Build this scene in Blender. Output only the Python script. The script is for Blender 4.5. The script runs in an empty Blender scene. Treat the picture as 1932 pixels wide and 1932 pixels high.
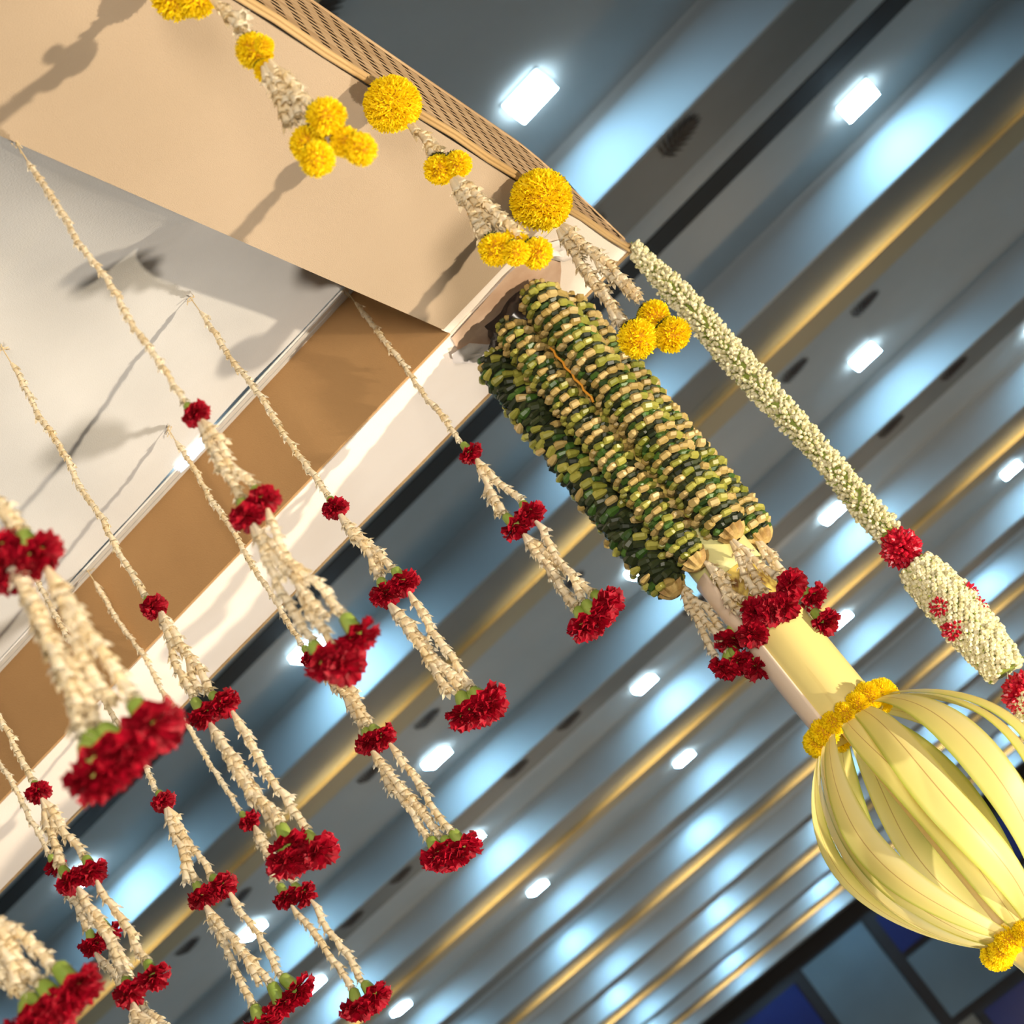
import bpy, math, random
from mathutils import Vector, Matrix, Quaternion
random.seed(7)
scene = bpy.context.scene
COL = scene.collection

# ------------------------------------------------------------------ camera
CAM_RIGHT = Vector((0.68581608, 0.47629987, -0.55026788))
CAM_DOWN = Vector((-0.67291105, 0.12700268, -0.72873935))
CAM_FWD = Vector((-0.27721297, 0.8700625, 0.40760792))
FPX = 3063.48
cam_data = bpy.data.cameras.new('camera')
cam_data.sensor_width = 36.0
cam_data.lens = FPX / 1932.0 * 36.0
cam_data.clip_start = 0.02
cam_data.clip_end = 200.0
cam_data.dof.use_dof = True
cam_data.dof.focus_distance = 1.72
cam_data.dof.aperture_fstop = 9.0
cam = bpy.data.objects.new('camera', cam_data)
COL.objects.link(cam)
cam.matrix_world = Matrix((
    (CAM_RIGHT.x, -CAM_DOWN.x, -CAM_FWD.x, 0.0),
    (CAM_RIGHT.y, -CAM_DOWN.y, -CAM_FWD.y, 0.0),
    (CAM_RIGHT.z, -CAM_DOWN.z, -CAM_FWD.z, 1.5),
    (0, 0, 0, 1)))
scene.camera = cam

# ------------------------------------------------------------------ world, lights, exposure
world = bpy.data.worlds.new('world')
scene.world = world
world.use_nodes = True
bg = world.node_tree.nodes['Background']
bg.inputs[0].default_value = (0.62, 0.72, 0.80, 1)
bg.inputs[1].default_value = 0.10

def spot(name, loc, target, power, color, size_deg, blend=0.6, radius=0.03):
    d = bpy.data.lights.new(name, 'SPOT')
    d.energy = power
    d.color = color
    d.spot_size = math.radians(size_deg)
    d.spot_blend = blend
    d.shadow_soft_size = radius
    o = bpy.data.objects.new(name, d)
    COL.objects.link(o)
    o.location = loc
    o.rotation_euler = (Vector(target) - Vector(loc)).to_track_quat('-Z', 'Y').to_euler()
    return o

# two stage uplights standing on the floor beside the canopy, then added fills in front and further back
spot('stage_uplight', (1.95, 1.30, 0.10), (-0.45, 1.45, 2.35), 600, (1.0, 0.86, 0.66), 46, 0.5, 0.035)
spot('stage_uplight', (-0.62, 1.93, 0.10), (-0.98, 1.35, 2.65), 190, (1.0, 0.90, 0.78), 74, 1.0, 0.05)
spot('front_fill', (0.75, -1.6, 1.15), (-0.45, 1.6, 2.0), 360, (1.0, 0.90, 0.76), 52, 0.8, 0.45)  # unseen soft fill, added to brighten garlands and pillar
for hx, hy in ((-7.0, 13.0), (-1.0, 12.0), (-10.0, 21.0), (-4.0, 20.0), (-3.0, 27.0), (-11.0, 28.0)):  # unseen warm points, added to light the brass trims
    d = bpy.data.lights.new('hall_fill', 'POINT')
    d.energy = 70
    d.color = (1.0, 0.70, 0.36)
    d.shadow_soft_size = 0.25
    o = bpy.data.objects.new('hall_fill', d)
    COL.objects.link(o)
    o.location = (hx, hy, 1.2)

vs = scene.view_settings
vs.view_transform = 'Standard'
vs.look = 'None'
vs.exposure = 0.0
vs.gamma = 1.0
vs.use_curve_mapping = False

# ------------------------------------------------------------------ helpers
class MB:
    """collects verts and faces of one mesh"""
    def __init__(self):
        self.v = []; self.f = []; self.mi = []; self.uv = None
    def add(self, verts, faces, mi=0, mat=None):
        o = len(self.v)
        if mat is not None:
            verts = [mat @ Vector(p) for p in verts]
        self.v.extend([tuple(p) for p in verts])
        self.f.extend([tuple(i + o for i in f) for f in faces])
        self.mi.extend([mi] * len(faces))
    def box(self, x0, x1, y0, y1, z0, z1, mi=0, mat=None):
        self.add([(x0, y0, z0), (x1, y0, z0), (x1, y1, z0), (x0, y1, z0),
                  (x0, y0, z1), (x1, y0, z1), (x1, y1, z1), (x0, y1, z1)],
                 [(0, 3, 2, 1), (4, 5, 6, 7), (0, 1, 5, 4), (1, 2, 6, 5), (2, 3, 7, 6), (3, 0, 4, 7)], mi, mat)
    def tube(self, pts, rad, n=6, mi=0, cap=True):
        pts = [Vector(p) for p in pts]
        rings = []
        o = len(self.v)
        ref = Vector((0.31, 0.9, 0.2)).normalized()
        for i, p in enumerate(pts):
            t = (pts[min(i + 1, len(pts) - 1)] - pts[max(i - 1, 0)]).normalized()
            a = t.cross(ref)
            if a.length < 1e-4:
                a = t.cross(Vector((1, 0, 0)))
            a.normalize(); b = t.cross(a)
            r = rad[i] if isinstance(rad, (list, tuple)) else rad
            for k in range(n):
                an = 2 * math.pi * k / n
                self.v.append(tuple(p + (a * math.cos(an) + b * math.sin(an)) * r))
        for i in range(len(pts) - 1):
            for k in range(n):
                k2 = (k + 1) % n
                self.f.append((o + i * n + k, o + i * n + k2, o + (i + 1) * n + k2, o + (i + 1) * n + k)); self.mi.append(mi)
        if cap:
            self.f.append(tuple(o + k for k in range(n))[::-1]); self.mi.append(mi)
            e = o + (len(pts) - 1) * n
            self.f.append(tuple(e + k for k in range(n))); self.mi.append(mi)
    def mesh(self, name, mats, smooth=False):
        me = bpy.data.meshes.new(name)
        me.from_pydata(self.v, [], self.f)
        for m in (mats if isinstance(mats, (list, tuple)) else [mats]):
            me.materials.append(m)
        if any(self.mi):
            me.polygons.foreach_set('material_index', self.mi)
        if smooth:
            me.polygons.foreach_set('use_smooth', [True] * len(me.polygons))
        me.update()
        return me
    def obj(self, name, mats, parent=None, smooth=False):
        return link(name, self.mesh(name, mats, smooth), parent)

def link(name, data, parent=None):
    o = bpy.data.objects.new(name, data)
    COL.objects.link(o)
    if parent is not None:
        o.parent = parent
    return o

def thing(name, label, cat, loc=(0, 0, 0), group=None):
    o = link(name, None)
    o.location = loc
    o.empty_display_size = 0.02
    return tag(o, label, cat, group)

def tag(o, label, cat, group=None):
    o['label'] = label; o['category'] = cat
    if group:
        o['group'] = group
    return o

def structure(o):
    o['kind'] = 'structure'
    return o

def revolve_mat(axis_dir, loc, roll, scale=1.0):
    """matrix whose local -Z points along axis_dir"""
    q = Vector(axis_dir).to_track_quat('-Z', 'Y')
    return Matrix.Translation(loc) @ q.to_matrix().to_4x4() @ Matrix.Rotation(roll, 4, 'Z') @ Matrix.Scale(scale, 4)

# ------------------------------------------------------------------ materials
def new_mat(name):
    m = bpy.data.materials.new(name)
    m.use_nodes = True
    nt = m.node_tree
    return m, nt, nt.nodes['Principled BSDF'], nt.nodes['Material Output']

def setp(b, **kw):
    for k, v in kw.items():
        b.inputs[k].default_value = v

def simple(name, col, rough=0.6, spec=0.4, metal=0.0):
    m, nt, b, o = new_mat(name)
    setp(b, **{'Base Color': (*col, 1), 'Roughness': rough, 'Specular IOR Level': spec, 'Metallic': metal})
    return m

def noisy(name, c1, c2, scale=20.0, rough=0.7, spec=0.3, bump=0.0, bump_scale=200.0, stretch=(1, 1, 1), detail=4.0, transl=0.0, objrand=False, transp=0.0, lo=0.35, hi=0.65):
    m, nt, b, o = new_mat(name)
    N = nt.nodes; L = nt.links
    tc = N.new('ShaderNodeTexCoord')
    mp = N.new('ShaderNodeMapping'); mp.inputs['Scale'].default_value = stretch
    L.new(tc.outputs['Object'], mp.inputs[0])
    no = N.new('ShaderNodeTexNoise'); no.inputs['Scale'].default_value = scale; no.inputs['Detail'].default_value = detail
    L.new(mp.outputs[0], no.inputs['Vector'])
    rp = N.new('ShaderNodeValToRGB')
    rp.color_ramp.elements[0].color = (*c1, 1); rp.color_ramp.elements[1].color = (*c2, 1)
    rp.color_ramp.elements[0].position = lo; rp.color_ramp.elements[1].position = hi
    if objrand:
        oi = N.new('ShaderNodeObjectInfo')
        mx = N.new('ShaderNodeMath'); mx.operation = 'MULTIPLY_ADD'; mx.inputs[1].default_value = 0.5
        L.new(no.outputs[0], mx.inputs[0])
        m2 = N.new('ShaderNodeMath'); m2.operation = 'MULTIPLY'; m2.inputs[1].default_value = 0.5
        L.new(oi.outputs['Random'], m2.inputs[0]); L.new(m2.outputs[0], mx.inputs[2])
        L.new(mx.outputs[0], rp.inputs[0])
    else:
        L.new(no.outputs[0], rp.inputs[0])
    L.new(rp.outputs[0], b.inputs['Base Color'])
    setp(b, Roughness=rough)
    b.inputs['Specular IOR Level'].default_value = spec
    if bump:
        nb = N.new('ShaderNodeTexNoise'); nb.inputs['Scale'].default_value = bump_scale; nb.inputs['Detail'].default_value = 3
        L.new(mp.outputs[0], nb.inputs['Vector'])
        bp = N.new('ShaderNodeBump'); bp.inputs['Strength'].default_value = bump; bp.inputs['Distance'].default_value = 0.002
        L.new(nb.outputs[0], bp.inputs['Height']); L.new(bp.outputs[0], b.inputs['Normal'])
    last = b.outputs[0]
    if transl:
        tr = N.new('ShaderNodeBsdfTranslucent'); L.new(rp.outputs[0], tr.inputs[0])
        ms = N.new('ShaderNodeMixShader'); ms.inputs[0].default_value = transl
        L.new(last, ms.inputs[1]); L.new(tr.outputs[0], ms.inputs[2]); last = ms.outputs[0]
    if transp:
        tp = N.new('ShaderNodeBsdfTransparent')
        ms = N.new('ShaderNodeMixShader'); ms.inputs[0].default_value = transp
        L.new(last, ms.inputs[1]); L.new(tp.outputs[0], ms.inputs[2]); last = ms.outputs[0]
    L.new(last, o.inputs[0])
    return m

def emit(name, col, strength):
    m, nt, b, o = new_mat(name)
    e = nt.nodes.new('ShaderNodeEmission')
    e.inputs[0].default_value = (*col, 1); e.inputs[1].default_value = strength
    nt.links.new(e.outputs[0], o.inputs[0])
    return m

M_CEIL = noisy('ceiling_paint', (0.60, 0.61, 0.60), (0.64, 0.65, 0.64), 2.0, 0.38, 0.5)
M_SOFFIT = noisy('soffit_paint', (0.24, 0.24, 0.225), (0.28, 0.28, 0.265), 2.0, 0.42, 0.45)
M_SLOT = simple('black_slot', (0.025, 0.023, 0.022), 0.6)
M_GOLD = simple('brass_trim', (0.62, 0.50, 0.30), 0.5, 0.5, 0.25)
M_LEAFORN = simple('dark_brown_ornament', (0.055, 0.035, 0.028), 0.55)
M_LAMP = emit('lamp_diffuser', (0.34, 0.69, 1.0), 190.0)
M_LAMPSIDE = emit('lamp_side', (0.60, 0.85, 1.0), 10.0)
def tape_material():
    # lamps inside the tape sit at regular intervals, so it is brighter near each of them
    m, nt, b, o = new_mat('warm_light_tape')
    N = nt.nodes; L = nt.links
    tc = N.new('ShaderNodeTexCoord'); sx = N.new('ShaderNodeSeparateXYZ'); L.new(tc.outputs['Object'], sx.inputs[0])
    mu = N.new('ShaderNodeMath'); mu.operation = 'MULTIPLY_ADD'; mu.inputs[1].default_value = 2 * math.pi / 2.16; mu.inputs[2].default_value = 2.6
    L.new(sx.outputs[0], mu.inputs[0])
    sn = N.new('ShaderNodeMath'); sn.operation = 'SINE'; L.new(mu.outputs[0], sn.inputs[0])
    m2 = N.new('ShaderNodeMath'); m2.operation = 'MULTIPLY_ADD'; m2.inputs[1].default_value = 0.42; m2.inputs[2].default_value = 0.58
    L.new(sn.outputs[0], m2.inputs[0])
    m3 = N.new('ShaderNodeMath'); m3.operation = 'MULTIPLY'; m3.inputs[1].default_value = 10.0
    L.new(m2.outputs[0], m3.inputs[0])
    e = N.new('ShaderNodeEmission'); e.inputs[0].default_value = (1.0, 0.76, 0.34, 1)
    L.new(m3.outputs[0], e.inputs[1]); L.new(e.outputs[0], o.inputs[0])
    return m
M_TAPE = tape_material()
M_LAMPFRAME = simple('lamp_frame', (0.6, 0.65, 0.68), 0.5)
M_WALLDARK = simple('dark_wall', (0.035, 0.030, 0.030), 0.7)
M_WALLPANEL = noisy('slate_blue_panel', (0.13, 0.17, 0.20), (0.16, 0.21, 0.24), 0.6, 0.6, 0.3)
M_WALLBEIGE = simple('beige_panel', (0.22, 0.19, 0.15), 0.7)
M_BLUEGLASS = simple('blue_window_glass', (0.025, 0.035, 0.14), 0.25, 0.6)
M_FLOOR = noisy('hall_carpet', (0.26, 0.24, 0.22), (0.34, 0.32, 0.29), 3.0, 0.6, 0.3)
M_TAN = noisy('tan_fabric', (0.42, 0.318, 0.215), (0.46, 0.352, 0.245), 3.0, 0.85, 0.15, 0.5, 1100.0)
M_CREAM = noisy('cream_fabric', (0.80, 0.70, 0.60), (0.86, 0.77, 0.68), 5.0, 0.85, 0.15, 0.25, 700.0)
M_BROWN = noisy('brown_fabric', (0.44, 0.25, 0.108), (0.49, 0.285, 0.125), 5.0, 0.9, 0.1, 0.4, 900.0)
M_SHEER = noisy('pale_sheer_cloth', (0.50, 0.485, 0.46), (0.56, 0.545, 0.52), 5.0, 0.85, 0.15, 0.3, 600.0, (1, 1, 1), 4.0, 0.0, False, 0.05)
M_FILM = noisy('clear_plastic_film', (0.70, 0.68, 0.64), (0.8, 0.78, 0.75), 60.0, 0.25, 0.6, 0.0, 1, (1, 20, 1), 2.0, 0.0, False, 0.14)
M_CORDSHADE = noisy('cord_shade_sheet', (0.46, 0.30, 0.20), (0.62, 0.45, 0.33), 14.0, 0.85, 0.15, 0.6, 60.0)  # brown tone carries the shade of the leaf cords
M_TISSUE = noisy('white_tissue', (0.72, 0.64, 0.58), (0.82, 0.75, 0.70), 14.0, 0.85, 0.15, 0.4, 60.0)
M_STRAW = noisy('woven_straw', (0.42, 0.26, 0.13), (0.62, 0.43, 0.25), 40.0, 0.75, 0.2, 0.0, 1, (1, 0.1, 3))
M_STRAWDARK = simple('mat_backing', (0.022, 0.012, 0.006), 0.95, 0.1)
M_BAMBOO = noisy('bamboo', (0.40, 0.25, 0.10), (0.54, 0.36, 0.17), 30.0, 0.5, 0.4, 0.0, 1, (1, 0.1, 1))
M_JASMINE = noisy('jasmine_petal', (0.93, 0.77, 0.48), (0.98, 0.89, 0.70), 60.0, 0.5, 0.3, 0.0, 1, (1, 1, 1), 2.0, 0.42, True, lo=0.2, hi=0.62)
M_THREAD = simple('cotton_thread', (0.62, 0.48, 0.28), 0.8)
M_RED = noisy('carnation_petal', (0.20, 0.001, 0.006), (0.44, 0.0025, 0.020), 90.0, 0.55, 0.25, 0.0, 1, (1, 1, 1), 2.0, 0.18)
M_CALYX = noisy('calyx_green', (0.20, 0.30, 0.04), (0.36, 0.44, 0.10), 60.0, 0.5, 0.35, 0.0, 1, (1, 1, 0.3))
M_MARI = noisy('chrysanthemum_petal', (1.0, 0.68, 0.004), (1.0, 0.88, 0.016), 70.0, 0.6, 0.2, 0.0, 1, (1, 1, 1), 2.0, 0.32)
M_MARIBASE = simple('flower_base', (0.55, 0.28, 0.01), 0.9)
M_SEPAL = simple('dark_sepal', (0.05, 0.07, 0.03), 0.7)
M_LEAFC = noisy('folded_leaf_cream', (0.34, 0.23, 0.05), (0.62, 0.46, 0.19), 50.0, 0.42, 0.45, 0.0, 1, (1, 1, 1), 2.0, 0.0, True, lo=0.15, hi=0.75)
M_LEAFY = noisy('folded_leaf_lime', (0.18, 0.20, 0.02), (0.44, 0.41, 0.08), 50.0, 0.40, 0.45, 0.0, 1, (1, 1, 1), 2.0, 0.0, True, lo=0.15, hi=0.75)
M_LEAFG = noisy('folded_leaf_green', (0.020, 0.055, 0.010), (0.085, 0.19, 0.03), 50.0, 0.38, 0.5, 0.0, 1, (1, 1, 1), 2.0, 0.0, True, lo=0.2, hi=0.8)
M_LEAFD = noisy('folded_leaf_dark', (0.014, 0.022, 0.008), (0.045, 0.06, 0.02), 50.0, 0.45, 0.45, 0.0, 1, (1, 1, 1), 2.0, 0.0, True)
M_CORE = simple('cord_core_green', (0.012, 0.018, 0.006), 0.8)
M_DRYLEAF = noisy('dry_leaf', (0.34, 0.20, 0.06), (0.62, 0.44, 0.16), 80.0, 0.6, 0.3)
M_STEMY = noisy('banana_stem_yellow', (0.46, 0.27, 0.045), (0.80, 0.66, 0.24), 9.0, 0.42, 0.4, 0.0, 1, (4, 4, 0.35), lo=0.30, hi=0.50)
M_STEMG = noisy('banana_stem_lime', (0.62, 0.60, 0.22), (0.74, 0.70, 0.34), 8.0, 0.42, 0.4, 0.0, 1, (2, 2, 0.3))
M_STEMP = noisy('banana_sheath_pale', (0.80, 0.60, 0.42), (0.86, 0.70, 0.54), 8.0, 0.5, 0.35, 0.0, 1, (2, 2, 0.25))
M_STEMB = noisy('banana_stem_spotted', (0.14, 0.06, 0.012), (0.66, 0.50, 0.12), 55.0, 0.5, 0.35, 0.0, 1, (1, 1, 0.7), 5.0, lo=0.36, hi=0.50)
M_WRAP = simple('dark_plastic_wrap', (0.03, 0.022, 0.02), 0.18, 0.6)
M_ORANGE = simple('orange_thread', (0.80, 0.34, 0.03), 0.6)
M_TUBER = noisy('tuberose_bud', (0.68, 0.62, 0.28), (0.92, 0.86, 0.62), 260.0, 0.5, 0.3, 0.0, 1, (1, 1, 1), 1.0, 0.12, lo=0.3, hi=0.6)
M_TUBERG = simple('tuberose_stalk', (0.24, 0.30, 0.05), 0.6)
M_REDBUD = noisy('red_bud', (0.40, 0.003, 0.014), (0.62, 0.012, 0.04), 200.0, 0.32, 0.5)

def strip_material():
    m, nt, b, o = new_mat('split_sheath_strip')
    N = nt.nodes; L = nt.links
    uv = N.new('ShaderNodeUVMap')
    sx = N.new('ShaderNodeSeparateXYZ'); L.new(uv.outputs[0], sx.inputs[0])
    rp = N.new('ShaderNodeValToRGB'); cr = rp.color_ramp
    cr.elements[0].position = 0.0; cr.elements[0].color = (0.46, 0.52, 0.06, 1)
    cr.elements[1].position = 1.0; cr.elements[1].color = (0.70, 0.66, 0.16, 1)
    for p, c in ((0.10, (0.84, 0.78, 0.26, 1)), (0.475, (0.95, 0.83, 0.34, 1)), (0.495, (0.50, 0.30, 0.10, 1)),
                 (0.515, (0.95, 0.83, 0.34, 1)), (0.90, (0.92, 0.84, 0.44, 1))):
        e = cr.elements.new(p); e.color = c
    L.new(sx.outputs[0], rp.inputs[0])
    tc = N.new('ShaderNodeTexCoord')
    no = N.new('ShaderNodeTexNoise'); no.inputs['Scale'].default_value = 6.0; L.new(tc.outputs['Object'], no.inputs['Vector'])
    mx = N.new('ShaderNodeMix'); mx.data_type = 'RGBA'; mx.blend_type = 'MULTIPLY'; mx.inputs[0].default_value = 0.35
    L.new(rp.outputs[0], mx.inputs[6])
    rp2 = N.new('ShaderNodeValToRGB'); rp2.color_ramp.elements[0].color = (0.85, 0.82, 0.45, 1); rp2.color_ramp.elements[1].color = (1, 1, 1, 1)
    rp2.color_ramp.elements[0].position = 0.35; rp2.color_ramp.elements[1].position = 0.62
    L.new(no.outputs[0], rp2.inputs[0]); L.new(rp2.outputs[0], mx.inputs[7])
    L.new(mx.outputs[2], b.inputs['Base Color'])
    setp(b, Roughness=0.45)
    tr = N.new('ShaderNodeBsdfTranslucent'); L.new(mx.outputs[2], tr.inputs[0])
    ms = N.new('ShaderNodeMixShader'); ms.inputs[0].default_value = 0.42
    L.new(b.outputs[0], ms.inputs[1]); L.new(tr.outputs[0], ms.inputs[2]); L.new(ms.outputs[0], o.inputs[0])
    return m
M_STRIP = strip_material()

# ------------------------------------------------------------------ the hall: ceiling
H = 4.0                     # ceiling height above the camera
Z0 = 1.5                    # camera height
PER = 1.245                 # pitch of the coffers (in H)
ZC = Z0 + H                 # coffer level
ZS = Z0 + 0.92 * H          # lower soffit level
CX0, CX1 = -22.0, 9.0

slab = MB(); slab.box(CX0, CX1, -3.0, 33.0, ZC + 0.25, ZC + 0.4)
ceiling = structure(slab.obj('ceiling', M_CEIL))

def extrude_profile(name, pts, mat, parent, smooth=True):
    b = MB()
    v = []
    for (y, z) in pts:
        v.append((CX0, y, z)); v.append((CX1, y, z))
    f = [(2 * i, 2 * i + 1, 2 * i + 3, 2 * i + 2) for i in range(len(pts) - 1)]
    b.add(v, f)
    o = b.obj(name, mat, parent, smooth)
    if smooth:
        try:
            o.data.set_sharp_from_angle(angle=math.radians(35))
        except Exception:
            pass
    return o

def yv(a, k):
    return (a + k * PER) * H

TRIM_N = 0
for k in range(-1, 6):
    # coffer A with its down-stand and narrow soffit
    extrude_profile('coffer', [(yv(1.005, k), ZC), (yv(1.530, k), ZC), (yv(1.537, k), ZC - 0.008), (yv(1.540, k), ZC - 0.03), (yv(1.546, k), ZS + 0.02), (yv(1.548, k), ZS + 0.004), (yv(1.552, k), ZS)], M_CEIL, ceiling)
    extrude_profile('soffit', [(yv(1.552, k), ZS), (yv(1.645, k), ZS), (yv(1.645, k), ZC)], M_SOFFIT, ceiling, False)
    if k < 5:
        extrude_profile('coffer', [(yv(1.645, k), ZC), (yv(2.046, k), ZC), (yv(2.053, k), ZC - 0.008), (yv(2.056, k), ZC - 0.03), (yv(2.062, k), ZS + 0.02), (yv(2.064, k), ZS + 0.004), (yv(2.068, k), ZS)], M_CEIL, ceiling)
        extrude_profile('soffit', [(yv(2.068, k), ZS), (yv(2.25, k), ZS), (yv(2.25, k), ZC)], M_SOFFIT, ceiling, False)
        s = MB(); s.box(CX0, CX1, yv(1.838, k), yv(1.885, k), ZC - 0.006, ZC + 0.02)
        s.obj('air_slot', M_SLOT, ceiling)
        # rounded brass moulding along the far edge of the wide soffit
        TRIM_N += 1
        y0 = yv(2.190, k)
        pts = [(y0, ZS), (y0, ZS - 0.012), (y0 + 0.004, ZS - 0.034), (y0 + 0.014, ZS - 0.044), (y0 + 0.075, ZS - 0.046), (y0 + 0.235, ZS - 0.036), (y0 + 0.239, ZS)]
        tr = structure(extrude_profile('trim_%d' % TRIM_N, pts, M_GOLD, None))
        # warm light tape along the near face of the trim
        lt = MB(); lt.box(CX0, CX1, y0 - 0.046, y0 + 0.002, ZS - 0.050, ZS - 0.044)
        lt.obj('light_shelf', M_GOLD, tr)
        lt = MB(); lt.box(CX0, CX1, y0 - 0.030, y0 - 0.010, ZS - 0.044, ZS - 0.040)
        lt.obj('light_tape', M_TAPE, tr)

# palm-leaf ornaments on the ceiling
def leaf_ornament_mesh():
    b = MB()
    def blade(base, d, ln, w):
        n = Vector((d.y, -d.x, 0))
        pts = [base - n * w * 0.35, base + d * ln * 0.5 - n * w, base + d * ln, base + d * ln * 0.5 + n * w, base + n * w * 0.35]
        top = [p + Vector((0, 0, 0.004)) for p in pts]
        b.add(pts + top, [(4, 3, 2, 1, 0), (5, 6, 7, 8, 9)] + [(j, (j + 1) % 5, 5 + (j + 1) % 5, 5 + j) for j in range(5)])
    for i in range(8):
        t = i / 7
        for s in (-1, 1):
            a = math.radians(74 - 52 * t) * s
            ln = 0.105 * (0.62 + 0.38 * math.sin(math.pi * (0.25 + 0.6 * t)))
            blade(Vector((-0.11 + 0.145 * t, 0, 0)), Vector((math.cos(a), math.sin(a), 0)), ln, 0.0085)
    blade(Vector((0.03, 0, 0)), Vector((1, 0, 0)), 0.09, 0.008)
    blade(Vector((-0.125, 0, 0)), Vector((1, 0, 0)), 0.19, 0.003)
    return b.mesh('leaf_ornament', M_LEAFORN)
LO = leaf_ornament_mesh()
for k in range(0, 2):
    for j in range(-5, 2):
        for e in (0.0, -0.155):
            o = link('leaf_ornament', LO, ceiling)
            o.location = ((-0.088 + j * 0.485 + e * 0.95) * H, yv(1.573, k), ZS - 0.012)
            o.rotation_euler.z = math.radians(-6)
            if k == 1:
                o = link('leaf_ornament', LO, ceiling)
                o.location = ((-0.108 + j * 0.525 + e) * H, yv(2.505 - PER, k), ZC - 0.012)
                o.rotation_euler.z = math.radians(-6)

o = link('leaf_ornament', LO, ceiling)
o.location = (-0.212 * H, 1.108 * H, ZC - 0.012)
# recessed rectangular ceiling lights
dm = MB(); dm.box(-0.10, 0.10, -0.074, 0.074, -0.046, -0.004)
dm.mi[0] = 0
for i_ in range(1, 6):
    dm.mi[i_] = 1
LAMP_D = dm.mesh('diffuser', [M_LAMP, M_LAMPSIDE])
fm = MB()
for (x0, x1, y0, y1) in ((-0.108, -0.10, -0.082, 0.082), (0.10, 0.108, -0.082, 0.082), (-0.10, 0.10, -0.082, -0.074), (-0.10, 0.10, 0.074, 0.082)):
    fm.box(x0, x1, y0, y1, -0.006, 0.0)
LAMP_F = fm.mesh('frame', M_LAMPFRAME)
ORD = ['first', 'second', 'third', 'fourth', 'fifth', 'sixth', 'seventh', 'eighth', 'ninth', 'tenth']
def project(p):
    d = Vector(p) - Vector((0, 0, Z0))
    w = d.dot(CAM_FWD)
    return (966 + FPX * d.dot(CAM_RIGHT) / w, 966 + FPX * d.dot(CAM_DOWN) / w) if w > 0 else (-9e9, -9e9)
rown = 0
for k in range(0, 6):
    for (yy, xx) in ((1.425, -0.165), (1.966, 0.082)):
        if k == 5 and yy > 1.5:
            continue
        cnt = 0
        for j in range(4, -14, -1):
            x = (xx - 0.012 * k + j * 0.5445) * H
            far = k >= 3 or (k == 2 and yy > 1.5)
            p = (x, yv(yy, k), ZC + (0.042 if far else 0.0))
            u, v = project(p)
            if not (-320 < u < 2250 and -320 < v < 2250):
                continue
            seen = -5 < u < 1937 and -5 < v < 1937
            if seen:
                cnt += 1
            if far:
                lab = 'ceiling light tucked behind the far ceiling bands'
            elif rown == 0 and j == 0:
                lab = 'largest white ceiling light, alone beside the woven mat edge'
            elif rown == 0 and j == -1:
                lab = 'ceiling light glowing through the edge of the pale canopy cloth'
            elif not seen:
                lab = 'ceiling light just beyond the edge of the view'
            else:
                lab = 'white rectangular ceiling light, %s from the right in the %s row behind the woven mat' % (ORD[cnt - 1], ORD[rown])
            t = thing('ceiling_light', lab, 'ceiling light', p, 'recessed ceiling lights')
            link('diffuser', LAMP_D, t); link('frame', LAMP_F, t)
        rown += 1

# ------------------------------------------------------------------ the hall: back wall and floor
YW = 7.9 * H
w = MB(); w.box(CX0, CX1, YW, YW + 0.3, 0.0, ZC + 0.4)
wall = structure(w.obj('wall_back', M_WALLDARK))
def wall_piece(name, x0, x1, z0, z1, mat, depth=0.05):
    b = MB(); b.box(x0 * H, x1 * H, YW - depth, YW, Z0 + z0 * H, Z0 + z1 * H)
    return b.obj(name, mat, wall)
for i in range(-6, 5):
    xa = -2.285 + i * 0.46
    if i in (-1, 0, 1):
        pass
    if i == -1:
        wall_piece('panel', xa, xa + 0.39, 0.22, 0.83, M_WALLPANEL)
        wall_piece('panel', xa, xa + 0.39, -0.37, 0.16, M_WALLPANEL)
    elif i == -2:
        wall_piece('window_pane', xa, xa + 0.39, 0.50, 0.80, M_BLUEGLASS)
        wall_piece('panel', xa, xa + 0.39, -0.37, 0.44, M_WALLPANEL)
    else:
        wall_piece('window_pane', xa, xa + 0.39, 0.60, 0.80, M_BLUEGLASS)
        wall_piece('panel', xa, xa + 0.39, 0.24, 0.567, M_WALLPANEL)
        wall_piece('panel', xa, xa + 0.09, -0.1, 0.20, M_WALLBEIGE)
        wall_piece('window_pane', xa + 0.14, xa + 0.39, -0.1, 0.18, M_BLUEGLASS)
fl = MB(); fl.box(CX0, CX1, -8.0, 33.0, -0.2, 0.0)
structure(fl.obj('floor', M_FLOOR))
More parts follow.
